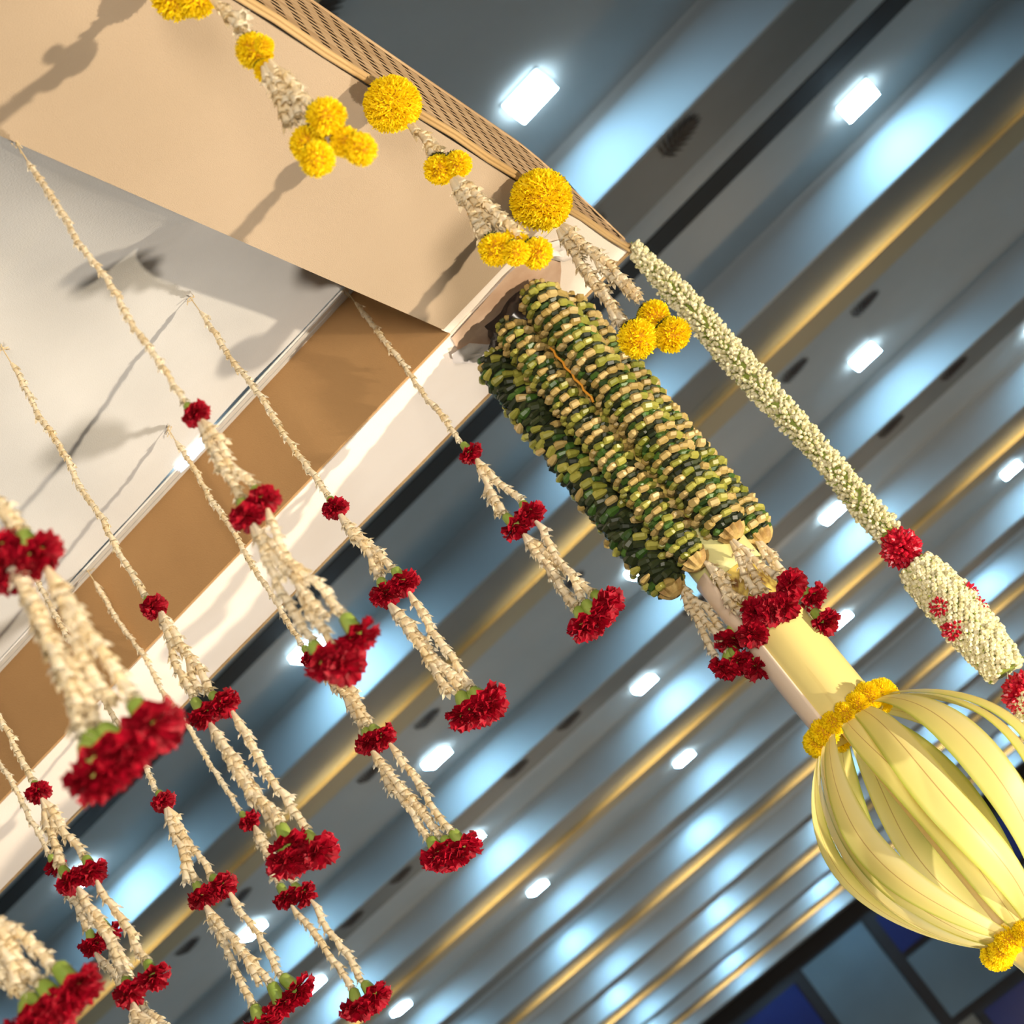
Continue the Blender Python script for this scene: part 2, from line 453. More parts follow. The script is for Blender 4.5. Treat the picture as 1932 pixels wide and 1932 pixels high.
GARLANDS = [
    ((-0.4509, 0.9401, 2.5), [[(-0.4512, 0.9399, 2.1788)], [(-0.4617, 0.9347, 2.0802), (-0.4472, 0.9418, 2.0845)], [(-0.4448, 0.9429, 1.9518), (-0.4622, 0.9345, 1.9396), (-0.4698, 0.9305, 1.9491)]]),  # S1
    ((-0.6067, 1.4199, 2.648), [[(-0.6082, 1.4193, 2.3098)], [(-0.6159, 1.4159, 2.1918), (-0.5955, 1.4246, 2.1909)], [(-0.6178, 1.4151, 2.0327), (-0.5922, 1.426, 2.0289), (-0.6065, 1.42, 2.029)]]),  # S2
    ((-0.5181, 1.6381, 2.648), [[(-0.5182, 1.6381, 2.3551)], [(-0.527, 1.6353, 2.2431), (-0.5069, 1.6416, 2.2458)], [(-0.5328, 1.6333, 2.0949), (-0.5155, 1.6389, 2.0945), (-0.4972, 1.6444, 2.1004)]]),  # S3
    ((-0.7284, 1.2144, 2.648), [[(-0.7326, 1.2119, 2.2586)], [(-0.7436, 1.205, 2.1331), (-0.7253, 1.2163, 2.131)], [(-0.7415, 1.2064, 1.9779), (-0.7237, 1.2172, 1.9597), (-0.7492, 1.2015, 1.9667)]]),  # S4
    ((-0.7905, 1.5546, 2.648), [[(-0.7951, 1.5522, 2.2708)], [(-0.7951, 1.5523, 2.1419), (-0.7792, 1.5602, 2.1382)], [(-0.7988, 1.5503, 1.9858), (-0.7731, 1.5632, 1.9776), (-0.7874, 1.5562, 1.9789)]]),  # S5
    ((-1.0456, 1.6656, 2.648), [[(-1.0493, 1.6633, 2.2242)], [(-1.0576, 1.6579, 2.1128), (-1.0394, 1.6694, 2.1046)], [(-1.0562, 1.6588, 1.9509), (-1.0329, 1.6734, 1.9501)]]),  # S6
    ((-0.4694, 0.6806, 2.648), [[(-0.476, 0.676, 2.1299)], [(-0.4759, 0.676, 2.0079), (-0.4622, 0.6854, 2.0079), (-0.4765, 0.6756, 2.0227)], [(-0.4801, 0.673, 1.8719), (-0.4563, 0.6893, 1.8753), (-0.4696, 0.6805, 1.8725), (-0.4882, 0.6669, 1.867)]]),  # S7
    ((-0.7054, 0.8161, 2.648), [[(-0.7265, 0.7968, 2.052)], [(-0.7211, 0.8019, 1.9545)], [(-0.7048, 0.8166, 1.8518), (-0.6957, 0.8243, 1.8559), (-0.7181, 0.8047, 1.849), (-0.7243, 0.799, 1.8463)]]),  # S8
    ((-0.9207, 1.1682, 2.648), [[(-0.9207, 1.1682, 2.183)], [(-0.9289, 1.1616, 2.0863), (-0.9139, 1.1735, 2.0837)], [(-0.9309, 1.16, 1.9642), (-0.9112, 1.1755, 1.9649)], [(-0.9268, 1.1633, 1.8906)]]),  # S9
    ((-1.2042, 1.4907, 2.648), [[(-1.2042, 1.4907, 2.2831)], [(-1.2078, 1.4878, 2.1721), (-1.1894, 1.5024, 2.1757)], [(-1.1899, 1.5021, 2.0137), (-1.2006, 1.4936, 2.026)]]),  # S10
    ((-1.0076, 1.4638, 2.648), [[(-1.0076, 1.4638, 2.2289)], [(-1.0207, 1.4546, 2.1057), (-0.9987, 1.4698, 2.1037)], [(-1.0074, 1.4639, 1.9562), (-0.9873, 1.4773, 1.9583), (-1.0311, 1.447, 1.9469)]]),  # S11
]
MARIGOLDS = [
    ((-0.247, 0.94, 2.5), [[((-0.2632, 0.9354, 2.4645), 0.0192), ((-0.251, 0.9389, 2.4486), 0.015)], [((-0.2417, 0.9414, 2.3781), 0.0146), ((-0.2343, 0.9432, 2.3602), 0.0073), ((-0.2445, 0.9406, 2.3568), 0.0089)], [((-0.2528, 0.9384, 2.2763), 0.0141), ((-0.2313, 0.9439, 2.2714), 0.0149), ((-0.225, 0.9452, 2.2427), 0.0128), ((-0.2548, 0.9379, 2.2472), 0.0132), ((-0.231, 0.9439, 2.2564), 0.0117)]],
     [((-0.2435, 0.9409, 2.4411), (-0.2391, 0.942, 2.3907)), ((-0.2394, 0.9419, 2.4262), (-0.2362, 0.9427, 2.3888)), ((-0.2411, 0.9415, 2.3558), (-0.2502, 0.9391, 2.2924)), ((-0.2372, 0.9425, 2.3555), (-0.2342, 0.9432, 2.2864)), ((-0.2443, 0.9407, 2.3546), (-0.2547, 0.9379, 2.2945)), ((-0.2401, 0.9418, 2.3534), (-0.2441, 0.9408, 2.2904))]),
    ((-0.247, 1.235, 2.5), [[((-0.2448, 1.2354, 2.4705), 0.0286)], [((-0.2486, 1.2347, 2.3792), 0.0152), ((-0.2334, 1.2376, 2.3709), 0.0132)], [((-0.2375, 1.2368, 2.2737), 0.0128), ((-0.2562, 1.2331, 2.2687), 0.0157), ((-0.2291, 1.2383, 2.2486), 0.0146), ((-0.2448, 1.2354, 2.2523), 0.0123)]],
     [((-0.2411, 1.2361, 2.4396), (-0.242, 1.236, 2.3915)), ((-0.245, 1.2354, 2.4414), (-0.2379, 1.2368, 2.391)), ((-0.2463, 1.2351, 2.3632), (-0.2576, 1.2328, 2.2903)), ((-0.2443, 1.2355, 2.3634), (-0.2421, 1.236, 2.2906)), ((-0.2419, 1.236, 2.3623), (-0.2343, 1.2374, 2.2885)), ((-0.2408, 1.2362, 2.362), (-0.232, 1.2378, 2.2659)), ((-0.2477, 1.2349, 2.3631), (-0.252, 1.234, 2.2897))]),
    ((-0.247, 1.54, 2.5), [[((-0.244, 1.5405, 2.4695), 0.0359)], [((-0.2336, 1.542, 2.272), 0.0185), ((-0.2641, 1.5371, 2.2566), 0.0213), ((-0.2313, 1.5424, 2.2426), 0.0195)]],
     [((-0.2462, 1.5401, 2.4287), (-0.2359, 1.5417, 2.2951)), ((-0.2433, 1.5406, 2.4285), (-0.2301, 1.5425, 2.2959)), ((-0.2493, 1.5396, 2.4276), (-0.2622, 1.5374, 2.2844)), ((-0.2514, 1.5393, 2.4279), (-0.2677, 1.5364, 2.2847))]),
]
TASSELS = {
    'left': ([((-0.4391, 1.7172, 2.1014), (-0.4315, 1.7191, 2.0149)), ((-0.4395, 1.7171, 2.0895), (-0.4584, 1.7122, 1.9944)), ((-0.4392, 1.7172, 2.095), (-0.4418, 1.7165, 1.9845))],
        [(-0.4353, 1.7182, 1.9962), (-0.4609, 1.7115, 1.9772), (-0.4385, 1.7174, 1.9694), (-0.4314, 1.7191, 1.9528)]),
    'mid': ([((-0.3928, 1.6835, 2.0839), (-0.3856, 1.6851, 2.0109)), ((-0.3915, 1.6838, 2.0788), (-0.398, 1.6823, 2.0022))],
        [(-0.383, 1.6856, 1.9925), (-0.4005, 1.6817, 1.9752), (-0.3627, 1.6897, 1.9821)]),
    'right': ([((-0.3517, 1.6871, 2.0776), (-0.3396, 1.6894, 2.0019)), ((-0.3529, 1.6869, 2.0683), (-0.3612, 1.6851, 2.0049)), ((-0.3545, 1.6865, 2.0777), (-0.3713, 1.6829, 2.0058))],
        [(-0.3341, 1.6905, 1.9894), (-0.3497, 1.6875, 1.9759)]),
    'far': ([((-0.3403, 1.7435, 2.0759), (-0.341, 1.7434, 2.0175)), ((-0.3441, 1.7428, 2.0768), (-0.3454, 1.7425, 1.9739))],
        [(-0.3344, 1.7447, 1.9786), (-0.3437, 1.7428, 1.9452)]),
}
TUBEROSE_UPPER = [(-0.2397, 1.8304, 2.5035), (-0.2407, 1.8303, 2.4802), (-0.2389, 1.8305, 2.4482), (-0.2356, 1.831, 2.3907), (-0.2372, 1.8308, 2.3392), (-0.2361, 1.8309, 2.2815), (-0.2359, 1.8309, 2.2397), (-0.2351, 1.831, 2.1891), (-0.2344, 1.8311, 2.1395), (-0.2356, 1.831, 2.0885), (-0.2368, 1.8308, 2.0386), (-0.2367, 1.8308, 2.0026)]
TUBEROSE_LOWER = [(-0.2371, 1.8308, 1.9815), (-0.2379, 1.8307, 1.9545), (-0.2365, 1.8308, 1.8996), (-0.2372, 1.8308, 1.8454), (-0.2395, 1.8305, 1.7992), (-0.2402, 1.8304, 1.7683), (-0.2411, 1.8303, 1.7211)]

# ------------------------------------------------------------------ the canopy
HB = 2.5                                   # underside of the beams
HCL = 2.648                                # level of the ceiling cloth
CAN_LOC = Vector((-0.35, 1.73, 0.0))
canopy = thing('wedding_canopy', 'fabric-covered wedding canopy with tan and cream beams, pale cloth ceiling and woven mat side', 'canopy', CAN_LOC)
def cpart(name, mb, mat, smooth=False):
    o = mb.obj(name, mat, canopy, smooth)
    o.location = -CAN_LOC
    return o

def rnd(a):
    return random.uniform(-a, a)

def wavy_box(x0, x1, y0, y1, z0, z1, nx, ny, amp, seed, mb=None):
    """box whose underside is a slightly uneven cloth"""
    rs = random.Random(seed)
    ph = [(rs.uniform(4, 22), rs.uniform(4, 22), rs.uniform(0, 6)) for _ in range(6)]
    b = mb or MB()
    def dz(x, y):
        return amp * sum(math.sin(a * x + c * y + p) for a, c, p in ph) / 6
    v = []
    for j in range(ny + 1):
        for i in range(nx + 1):
            x = x0 + (x1 - x0) * i / nx; y = y0 + (y1 - y0) * j / ny
            v.append((x, y, z0 + dz(x, y)))
    f = [(j * (nx + 1) + i, (j + 1) * (nx + 1) + i, (j + 1) * (nx + 1) + i + 1, j * (nx + 1) + i + 1) for j in range(ny) for i in range(nx)]
    b.add(v, f)
    # sides and top
    b.add([(x0, y0, z0), (x1, y0, z0), (x1, y1, z0), (x0, y1, z0), (x0, y0, z1), (x1, y0, z1), (x1, y1, z1), (x0, y1, z1)],
          [(4, 5, 6, 7), (0, 1, 5, 4), (1, 2, 6, 5), (2, 3, 7, 6), (3, 0, 4, 7)])
    return b

cpart('beam', wavy_box(-0.450, -0.250, -1.2, 1.630, HB, HCL, 10, 120, 0.0016, 3), M_TAN, True)
cpart('corner_board', wavy_box(-0.452, -0.247, 1.6305, 1.650, HB + 0.002, HCL, 10, 3, 0.001, 4), M_CREAM, False)
cpart('beam', wavy_box(-3.2, -0.247, 1.651, 1.822, HB, HCL - 0.001, 120, 10, 0.0012, 5), M_CREAM, True)
bf = MB(); bf.box(-3.2, -0.452, 1.646, 1.6505, HB + 0.0005, HCL)
cpart('beam_face', bf, M_BROWN)
# thin edging along the far lower edge of the cream beam
ed = MB(); ed.box(-3.2, -0.245, 1.822, 1.826, HB - 0.002, HB + 0.03)
cpart('edging', ed, M_BAMBOO)

# gathered cloth ceiling between the beams
cl = MB()
nx, ny = 150, 120
X0, X1, Y0, Y1 = -3.0, -0.44, -1.2, 1.625
def cloth_z(x, y):
    s = 0.0
    s += 0.007 * math.sin(9 * (x + 0.55 * y) + 0.6) * math.exp(-((x + 1.0) / 0.7) ** 2)
    s += 0.0042 * math.sin(23 * (x * 0.8 + y * 0.25) + 1.2 + 2 * math.sin(3 * y))
    s += 0.0018 * math.sin(41 * (x + 0.4 * y) + 3 * math.sin(2.3 * x))
    edge = min(1.0, max(0.0, (-0.45 - x) / 0.15), max(0.0, (1.625 - y) / 0.12))
    # towards the front the cloth is pinned to the lower edge of the tan beam, at the corner it rises to the upper one
    t = min(1.0, max(0.0, (y - 1.16) / 0.22)); t = t * t * (3 - 2 * t)
    drop = (HCL - HB - 0.003) * (1 - t) * math.exp(-max(0.0, -0.45 - x) / 0.14)
    return HCL - 0.001 + s * (0.25 + 0.75 * edge) - 0.006 * edge - drop
v = [(X0 + (X1 - X0) * i / nx, Y0 + (Y1 - Y0) * j / ny, 0) for j in range(ny + 1) for i in range(nx + 1)]
v = [(x, y, cloth_z(x, y)) for x, y, z in v]
cl.add(v, [(j * (nx + 1) + i, (j + 1) * (nx + 1) + i, (j + 1) * (nx + 1) + i + 1, j * (nx + 1) + i + 1) for j in range(ny) for i in range(nx)])
cpart('ceiling_cloth', cl, M_SHEER, True)
fb = MB()
for i in range(5):
    y0 = 1.6255 + i * 0.0044
    fb.box(-3.0, -0.44, y0, y0 + 0.0038, HCL - 0.004 - 0.0006 * (i % 2), HCL - 0.003)
cpart('plastic_film', fb, M_FILM)

# brown sheet painting in the cords' shadow, and torn tissue round the head of the pillar, on the underside of the beam
def patch(name, outline, z, mat, amp, seed):
    rs = random.Random(seed)
    b = MB()
    cx = sum(p[0] for p in outline) / len(outline); cy = sum(p[1] for p in outline) / len(outline)
    rings = 5
    v = []
    n = len(outline)
    for r in range(1, rings + 1):
        t = r / rings
        for (x, y) in outline:
            v.append((cx + (x - cx) * t + (rs.uniform(-1, 1) * 0.002 if r < rings else rs.uniform(-1, 1) * 0.0015), cy + (y - cy) * t + rs.uniform(-1, 1) * 0.0015, z - rs.uniform(0, amp)))
    v.append((cx, cy, z - amp * 0.5))
    f = []
    for r in range(rings - 1):
        for i in range(n):
            j = (i + 1) % n
            f.append((r * n + i, (r + 1) * n + i, (r + 1) * n + j, r * n + j))
    for i in range(n):
        f.append((len(v) - 1, i, (i + 1) % n))
    b.add(v, f)
    return cpart(name, b, mat, True)
patch('cord_shade_sheet', [(-0.455, 1.655), (-0.40, 1.648), (-0.352, 1.646), (-0.325, 1.650), (-0.300, 1.672), (-0.296, 1.70), (-0.312, 1.73), (-0.34, 1.765), (-0.40, 1.785), (-0.44, 1.755), (-0.452, 1.715), (-0.466, 1.68)], HB - 0.001, M_CORDSHADE, 0.0022, 11)
patch('torn_tissue', [(-0.470, 1.668), (-0.452, 1.690), (-0.440, 1.715), (-0.428, 1.745), (-0.445, 1.765), (-0.462, 1.748), (-0.474, 1.722), (-0.484, 1.69)], HB - 0.0035, M_TISSUE, 0.006, 12)
patch('torn_tissue', [(-0.318, 1.652), (-0.296, 1.652), (-0.276, 1.676), (-0.272, 1.71), (-0.288, 1.735), (-0.300, 1.716), (-0.304, 1.69)], HB - 0.0035, M_TISSUE, 0.005, 13)

# woven straw mat clad on the outer side of the tan beam
def mat_top(y):
    if y < 1.70:
        return HB + 0.150
    t = min(1.0, (y - 1.70) / 0.155)
    return HB + 0.150 - 0.125 * t ** 1.7
bk = MB()
n = 60
vv = []
for i in range(n + 1):
    y = -1.2 + (1.855 + 1.2) * i / n
    for x, z in ((-0.2495, HB + 0.004), (-0.2450, HB + 0.004), (-0.2450, mat_top(y) - 0.003), (-0.2495, mat_top(y) - 0.003)):
        vv.append((x, y, z))
ff = []
for i in range(n):
    for k in range(4):
        ff.append((i * 4 + k, i * 4 + (k + 1) % 4, (i + 1) * 4 + (k + 1) % 4, (i + 1) * 4 + k))
ff += [(3, 2, 1, 0), (n * 4, n * 4 + 1, n * 4 + 2, n * 4 + 3)]
bk.add(vv, ff)
cpart('mat_backing', bk, M_STRAWDARK)
wv = MB()
rs = random.Random(21)
pitch = 0.0104
for r in range(13):
    z = HB + 0.018 + r * pitch
    off = (r // 4) * 0.0165 + (r % 4) * 0.0042
    # a straw runs the whole length, short dark gaps open below it where it crosses a hidden band
    y = -1.2
    while y < 1.853:
        if mat_top(y + 0.034) > z + 0.003:
            wv.box(-0.2472, -0.2446 + rs.uniform(-0.0001, 0.0001), y, y + 0.034, z + pitch * 0.14, z + pitch * 0.48)
        y += 0.034
    y = -1.2 - 0.034 + off % 0.034
    while y < 1.853:
        ln = 0.0175 + rs.uniform(-0.0015, 0.0015)
        if mat_top(y + ln) > z + 0.003:
            wv.box(-0.2472, -0.2446 + rs.uniform(-0.0001, 0.0001), y, y + ln, z - pitch * 0.50, z + pitch * 0.14)
        y += 0.034
wo = cpart('woven_straw', wv, M_STRAW); wo['kind'] = 'stuff'
# hem of the mat along the curved top, two split-bamboo battens along the bottom
tp = MB(); tp.tube([(-0.2465, -1.2 + i * 3.05 / 80, mat_top(-1.2 + i * 3.05 / 80)) for i in range(81)], 0.0035, 6)
cpart('mat_hem', tp, M_STRAW, True)
for (xx, zz, r, y1) in ((-0.2448, HB + 0.0060, 0.0042, 1.846), (-0.2462, HB - 0.0005, 0.0024, 1.835)):
    b = MB(); b.tube([(xx + 0.0008 * math.sin(3 * i), -1.2 + i * (y1 + 1.2) / 40, zz + 0.0008 * math.sin(1.7 * i)) for i in range(41)], r, 8)
    cpart('bamboo_batten', b, M_BAMBOO, True)
b = MB()
for i in range(7):
    b.tube([(-0.246, 1.835, HB + 0.02), (-0.244 + rnd(0.006), 1.845 + rnd(0.004), HB + 0.012), (-0.240 + rnd(0.004), 1.862 + rnd(0.006), HB + 0.006 + rnd(0.008))], 0.0009, 5)
cpart('frayed_end', b, M_BAMBOO)

# ------------------------------------------------------------------ flower building blocks
def floret_mesh(name, flare, length, seed, mat=None):
    rs = random.Random(seed)
    b = MB()
    n = 6
    prof = [(0.0020, 0.0), (0.0031, -0.28), (0.0041, -0.56), (0.0048, -0.76)]
    v = []
    for r, z in prof:
        for k in range(n):
            a = 2 * math.pi * k / n
            v.append((r * math.cos(a), r * math.sin(a), z * length))
    f = []
    for i in range(len(prof) - 1):
        for k in range(n):
            f.append((i * n + k, (i + 1) * n + k, (i + 1) * n + (k + 1) % n, i * n + (k + 1) % n))
    base = (len(prof) - 1) * n
    for k in range(n):
        a0 = 2 * math.pi * k / n; a1 = 2 * math.pi * (k + 1) / n; am = (a0 + a1) / 2
        L = length * rs.uniform(0.92, 1.08); fr = flare * rs.uniform(0.75, 1.15)
        i0 = len(v)
        rm = 0.0048 + (fr - 0.0048) * 0.45
        for da, rr, zz in ((-0.40, rm, -0.86), (0.40, rm, -0.86), (0.0, fr, -1.02)):
            v.append((rr * math.cos(am + da), rr * math.sin(am + da), zz * L))
        f.append((base + k, base + (k + 1) % n, i0 + 1, i0)); f.append((i0, i0 + 1, i0 + 2))
    b.add(v, f)
    return b.mesh(name, mat or M_JASMINE, True)
FLORETS = [floret_mesh('floret', 0.0078, 0.0190, 1), floret_mesh('floret', 0.0070, 0.0182, 2), floret_mesh('floret', 0.0088, 0.0195, 3)]
BUDS = [floret_mesh('floret', 0.0060, 0.0175, 4), floret_mesh('floret', 0.0070, 0.0170, 5)]

def strand(parent, p0, p1, scale=1.0, pitch=0.0088, wig=0.0016, buds=False, name='jasmine_strand', bare0=0.0, slack=0.0):
    """thread from p0 to p1 with florets threaded on it; parent sits at its own location, coordinates are world"""
    p0 = Vector(p0); p1 = Vector(p1)
    L = (p1 - p0).length
    N = max(4, int(L / 0.01))
    ph = random.uniform(0, 6); ph2 = random.uniform(0, 6)
    side = (p1 - p0).cross(Vector((random.uniform(-1, 1), random.uniform(-1, 1), 0.3))).normalized()
    side2 = side.cross(p1 - p0).normalized()
    def at(t):
        e = math.sin(math.pi * t)
        return p0.lerp(p1, t) + side * (wig * math.sin(ph + 9 * t * max(1.0, L / 0.15)) * e + slack * e) + side2 * wig * math.sin(ph2 + 7 * t * max(1.0, L / 0.15)) * e
    b = MB(); b.tube([at(i / N) for i in range(N + 1)], 0.0007, 5)
    st = b.obj(name, M_THREAD, parent)
    st.location = -parent.location
    Lf = max(0.01, L - bare0 - 0.011 * scale)
    n = max(1, int(Lf / pitch))
    lib = BUDS if buds else FLORETS
    for i in range(n):
        t = (bare0 + (i + 0.1) * Lf / n) / L
        d = (at(min(1, t + 0.04)) - at(max(0, t - 0.04)))
        if d.length < 1e-6:
            continue
        d = d.normalized() + Vector((rnd(0.13), rnd(0.13), rnd(0.05)))
        o = link('floret', random.choice(lib), st)
        o.matrix_basis = revolve_mat(d, at(t), random.uniform(0, 6.28), scale * random.uniform(0.9, 1.12))
    return st

def carnation_mesh(seed):
    rs = random.Random(seed)
    b = MB()
    for (n, th, ln, wd) in ((8, 86, 0.0185, 0.021), (8, 66, 0.0200, 0.019), (7, 45, 0.0205, 0.016), (5, 22, 0.0205, 0.013)):
        a_off = rs.uniform(0, 6)
        for k in range(n):
            a = a_off + 2 * math.pi * (k + rs.uniform(-0.2, 0.2)) / n
            tilt = math.radians(th + rs.uniform(-12, 12))
            L = ln * rs.uniform(0.85, 1.1)
            ru = rs.uniform(0, 6); fq = rs.uniform(9, 13)
            nu, nw = 5, 7
            v = []
            for i in range(nu):
                t = i / (nu - 1)
                for j in range(nw):
                    w = j / (nw - 1) * 2 - 1
                    half = wd * (0.10 + 0.55 * t ** 0.8) * 0.95
                    reach = L * t * (1 - 0.16 * w * w * t) + (0.0012 * (1 if j % 2 else -1) if i == nu - 1 else 0)
                    ruff = 0.0030 * t * t * math.sin(fq * w * 0.5 + ru) + 0.0012 * t * rs.uniform(-1, 1)
                    bend = tilt + 0.35 * (t - 0.4)
                    r = math.sin(bend) * reach + math.cos(bend) * ruff
                    z = 0.0085 - math.cos(bend) * reach + math.sin(bend) * ruff
                    x = r * math.cos(a) - half * w * math.sin(a)
                    y = r * math.sin(a) + half * w * math.cos(a)
                    v.append((x, y, z))
            f = [(i * nw + j, (i + 1) * nw + j, (i + 1) * nw + j + 1, i * nw + j + 1) for i in range(nu - 1) for j in range(nw - 1)]
            b.add(v, f)
    return b.mesh('carnation', M_RED, False)
CARNS = [carnation_mesh(s) for s in (31, 32, 33, 34)]
def calyx_mesh():
    b = MB()
    n = 8
    prof = [(0.0028, 0.0285), (0.0058, 0.0262), (0.0070, 0.0200), (0.0074, 0.0130), (0.0082, 0.0075)]
    v = [(r * math.cos(2 * math.pi * k / n), r * math.sin(2 * math.pi * k / n), z) for r, z in prof for k in range(n)]
    f = [(i * n + k, (i + 1) * n + k, (i + 1) * n + (k + 1) % n, i * n + (k + 1) % n) for i in range(len(prof) - 1) for k in range(n)]
    f.append(tuple(range(n)))
    for k in range(0, n, 2):       # pointed teeth
        i0 = len(v)
        a = 2 * math.pi * (k + 0.5) / n
        v.append((0.0085 * math.cos(a), 0.0085 * math.sin(a), 0.0035))
        f.append(((len(prof) - 1) * n + k, i0, (len(prof) - 1) * n + k + 1))
    b.add(v, f)
    return b.mesh('calyx', M_CALYX, True)
CALYX = calyx_mesh()
def carnation(parent, c, d, s):
    m = revolve_mat(d, Vector(c) - parent.location, random.uniform(0, 6.28), s)
    o = link('carnation', random.choice(CARNS), parent)
    o.matrix_basis = m
    link('calyx', CALYX, o)
    return o

def pompom_mesh(seed, N, wd, jit=0.08, inner=0.55):
    rs = random.Random(seed)
    b = MB()
    n1, n2 = 10, 6
    v = []
    for i in range(n2 + 1):
        ph = math.pi * i / n2
        for k in range(n1):
            a = 2 * math.pi * k / n1
            v.append((0.74 * math.sin(ph) * math.cos(a), 0.74 * math.sin(ph) * math.sin(a), 0.74 * math.cos(ph)))
    b.add(v, [(i * n1 + k, (i + 1) * n1 + k, (i + 1) * n1 + (k + 1) % n1, i * n1 + (k + 1) % n1) for i in range(n2) for k in range(n1)], 1)
    g = math.pi * (3 - math.sqrt(5))
    lump = [(Vector((rs.gauss(0, 1), rs.gauss(0, 1), rs.gauss(0, 1))).normalized(), rs.uniform(-0.10, 0.10)) for _ in range(9)]
    for i in range(N):
        zz = 1 - 2 * (i + 0.5) / N
        r = math.sqrt(1 - zz * zz); a = g * i
        d = Vector((r * math.cos(a), r * math.sin(a), zz))
        R = 1.0 + rs.uniform(-jit, jit * 0.6)
        for q, am in lump:
            R += am * max(0.0, d.dot(q)) ** 4
        t = d.cross(Vector((rs.gauss(0, 1), rs.gauss(0, 1), rs.gauss(0, 1)))).normalized()
        n = d.cross(t)
        lean = (t * rs.uniform(-0.22, 0.22) + n * rs.uniform(-0.22, 0.22))
        w = wd * rs.uniform(0.7, 1.2)
        pb = d * inner * 1.1; pm = d * (0.86 * R) + lean * 0.4; pt = d * R + lean
        b.add([pb - t * w * 0.5, pb + t * w * 0.5, pm + t * w, pm - t * w, pt + t * w * 0.7 + n * w * 0.5, pt - t * w * 0.7 + n * w * 0.5],
              [(0, 1, 2, 3), (3, 2, 4, 5)])
    return b.mesh('pompom_flower', [M_MARI, M_MARIBASE])
POM_FINE = pompom_mesh(41, 2600, 0.034, 0.05, 0.75)
POMS = [pompom_mesh(s, 1000, 0.055, 0.09) for s in (42, 43, 44)]
def sepal_mesh():
    b = MB()
    for i in range(16):
        a = 2 * math.pi * i / 16
        c, s = math.cos(a), math.sin(a)
        b.add([(0, 0, 0.80), (0.45 * c - 0.09 * s, 0.45 * s + 0.09 * c, 0.93), (0.78 * c, 0.78 * s, 0.82), (0.45 * c + 0.09 * s, 0.45 * s - 0.09 * c, 0.93)], [(0, 1, 2, 3)])
    b.tube([(0, 0, 0.80), (0, 0, 1.05)], 0.14, 8)
    return b.mesh('sepals', M_SEPAL)
SEPAL = sepal_mesh()
def pompom(parent, c, r, d=(0, 0, -1), fine=False, sepals=True):
    r = r * (0.95 if fine else 1.0)
    o = link('pompom_flower', POM_FINE if fine else random.choice(POMS), parent)
    o.matrix_basis = revolve_mat(d, Vector(c) - parent.location, random.uniform(0, 6.28), r)
    if sepals:
        link('sepals', SEPAL, o)
    return o

# ------------------------------------------------------------------ jasmine and carnation garlands under the canopy
G_LABELS = [
    'jasmine and red carnation garland knotted at the edge of the tan beam',
    'jasmine and carnation garland hung mid cloth, two big carnations at its end',
    'jasmine and carnation garland nearest the leaf-wrapped pillar',
    'jasmine and carnation garland entering at the left edge, crossing the pale cloth',
    'thin jasmine and carnation garland tied beside the glow in the pale cloth',
    'thin jasmine and carnation garland tied at the edge of the brown beam face',
    'largest blurred jasmine and carnation garland, close up at the left edge',
    'blurred bundle of jasmine strands with carnations in the bottom left corner',
    'jasmine and carnation garland just above the bottom left bundle',
    'farther thin jasmine and carnation garland half hidden by another at lower left',
    'jasmine and carnation garland emerging from behind the largest blurred carnations',
]
G_SCALE = [0.76, 1.0, 1.02, 0.92, 0.98, 0.98, 0.86, 0.86, 0.86, 0.95, 0.98]
G_EXTRA = [1, 1, 1, 1, 1, 0, 2, 4, 1, 1, 1]
DOWN = Vector((0, 0, -1))
for gi, (anchor, levels) in enumerate(GARLANDS):
    anchor = Vector(anchor)
    if anchor.y > 1.631:
        anchor.y = 1.631
    sc = G_SCALE[gi]
    anchor.z = min(HCL, cloth_z(anchor.x, anchor.y)) - 0.001
    g = thing('jasmine_garland', G_LABELS[gi], 'garland', anchor, 'jasmine garlands hanging under the canopy')
    kb = MB()
    for i in range(3):
        kb.tube([(0, 0, 0.0), (rnd(0.006), rnd(0.006), -0.002), (rnd(0.012), rnd(0.012), -0.001 - 0.004 * i)], 0.0006, 5)
    kb.obj('knot', M_THREAD, g)
    prev = [anchor + Vector((0, 0, -0.001))]
    for li, cs in enumerate(levels):
        centre = sum((Vector(c) for c in cs), Vector()) / len(cs)
        small = (0.74 if li == 0 and len(cs) == 1 else (0.90 if li < len(levels) - 1 else 1.08))
        if gi in (6, 7):
            small = max(small, 0.92)
        starts = []
        ends = []
        for c in cs:
            c = Vector(c)
            d = (DOWN + (c - centre) * (9 if len(cs) > 1 else 0) + Vector((rnd(0.22), rnd(0.22), 0))).normalized()
            carnation(g, c, d, sc * small)
            ends.append(c - d * 0.026 * sc * small)
            starts.append(c + d * 0.006 * sc * small)
        for i, e in enumerate(ends):
            s = prev[i % len(prev)]
            strand(g, s, e, sc * (0.80 if li == 0 else 1.0), 0.0092 * sc, buds=(li == 0), bare0=(0.022 if li == 0 else 0.0), slack=0.0 if li == 0 else rnd(0.004))
        for x in range(G_EXTRA[gi] if li > 0 else 0):
            s = prev[x % len(prev)]
            strand(g, s + Vector((rnd(0.003), rnd(0.003), 0)), ends[x % len(ends)] + Vector((rnd(0.008), rnd(0.008), 0.004)), sc, 0.0088 * sc, slack=rnd(0.006))
        prev = starts
    # hanging on below the view
    if gi == 9:
        pass

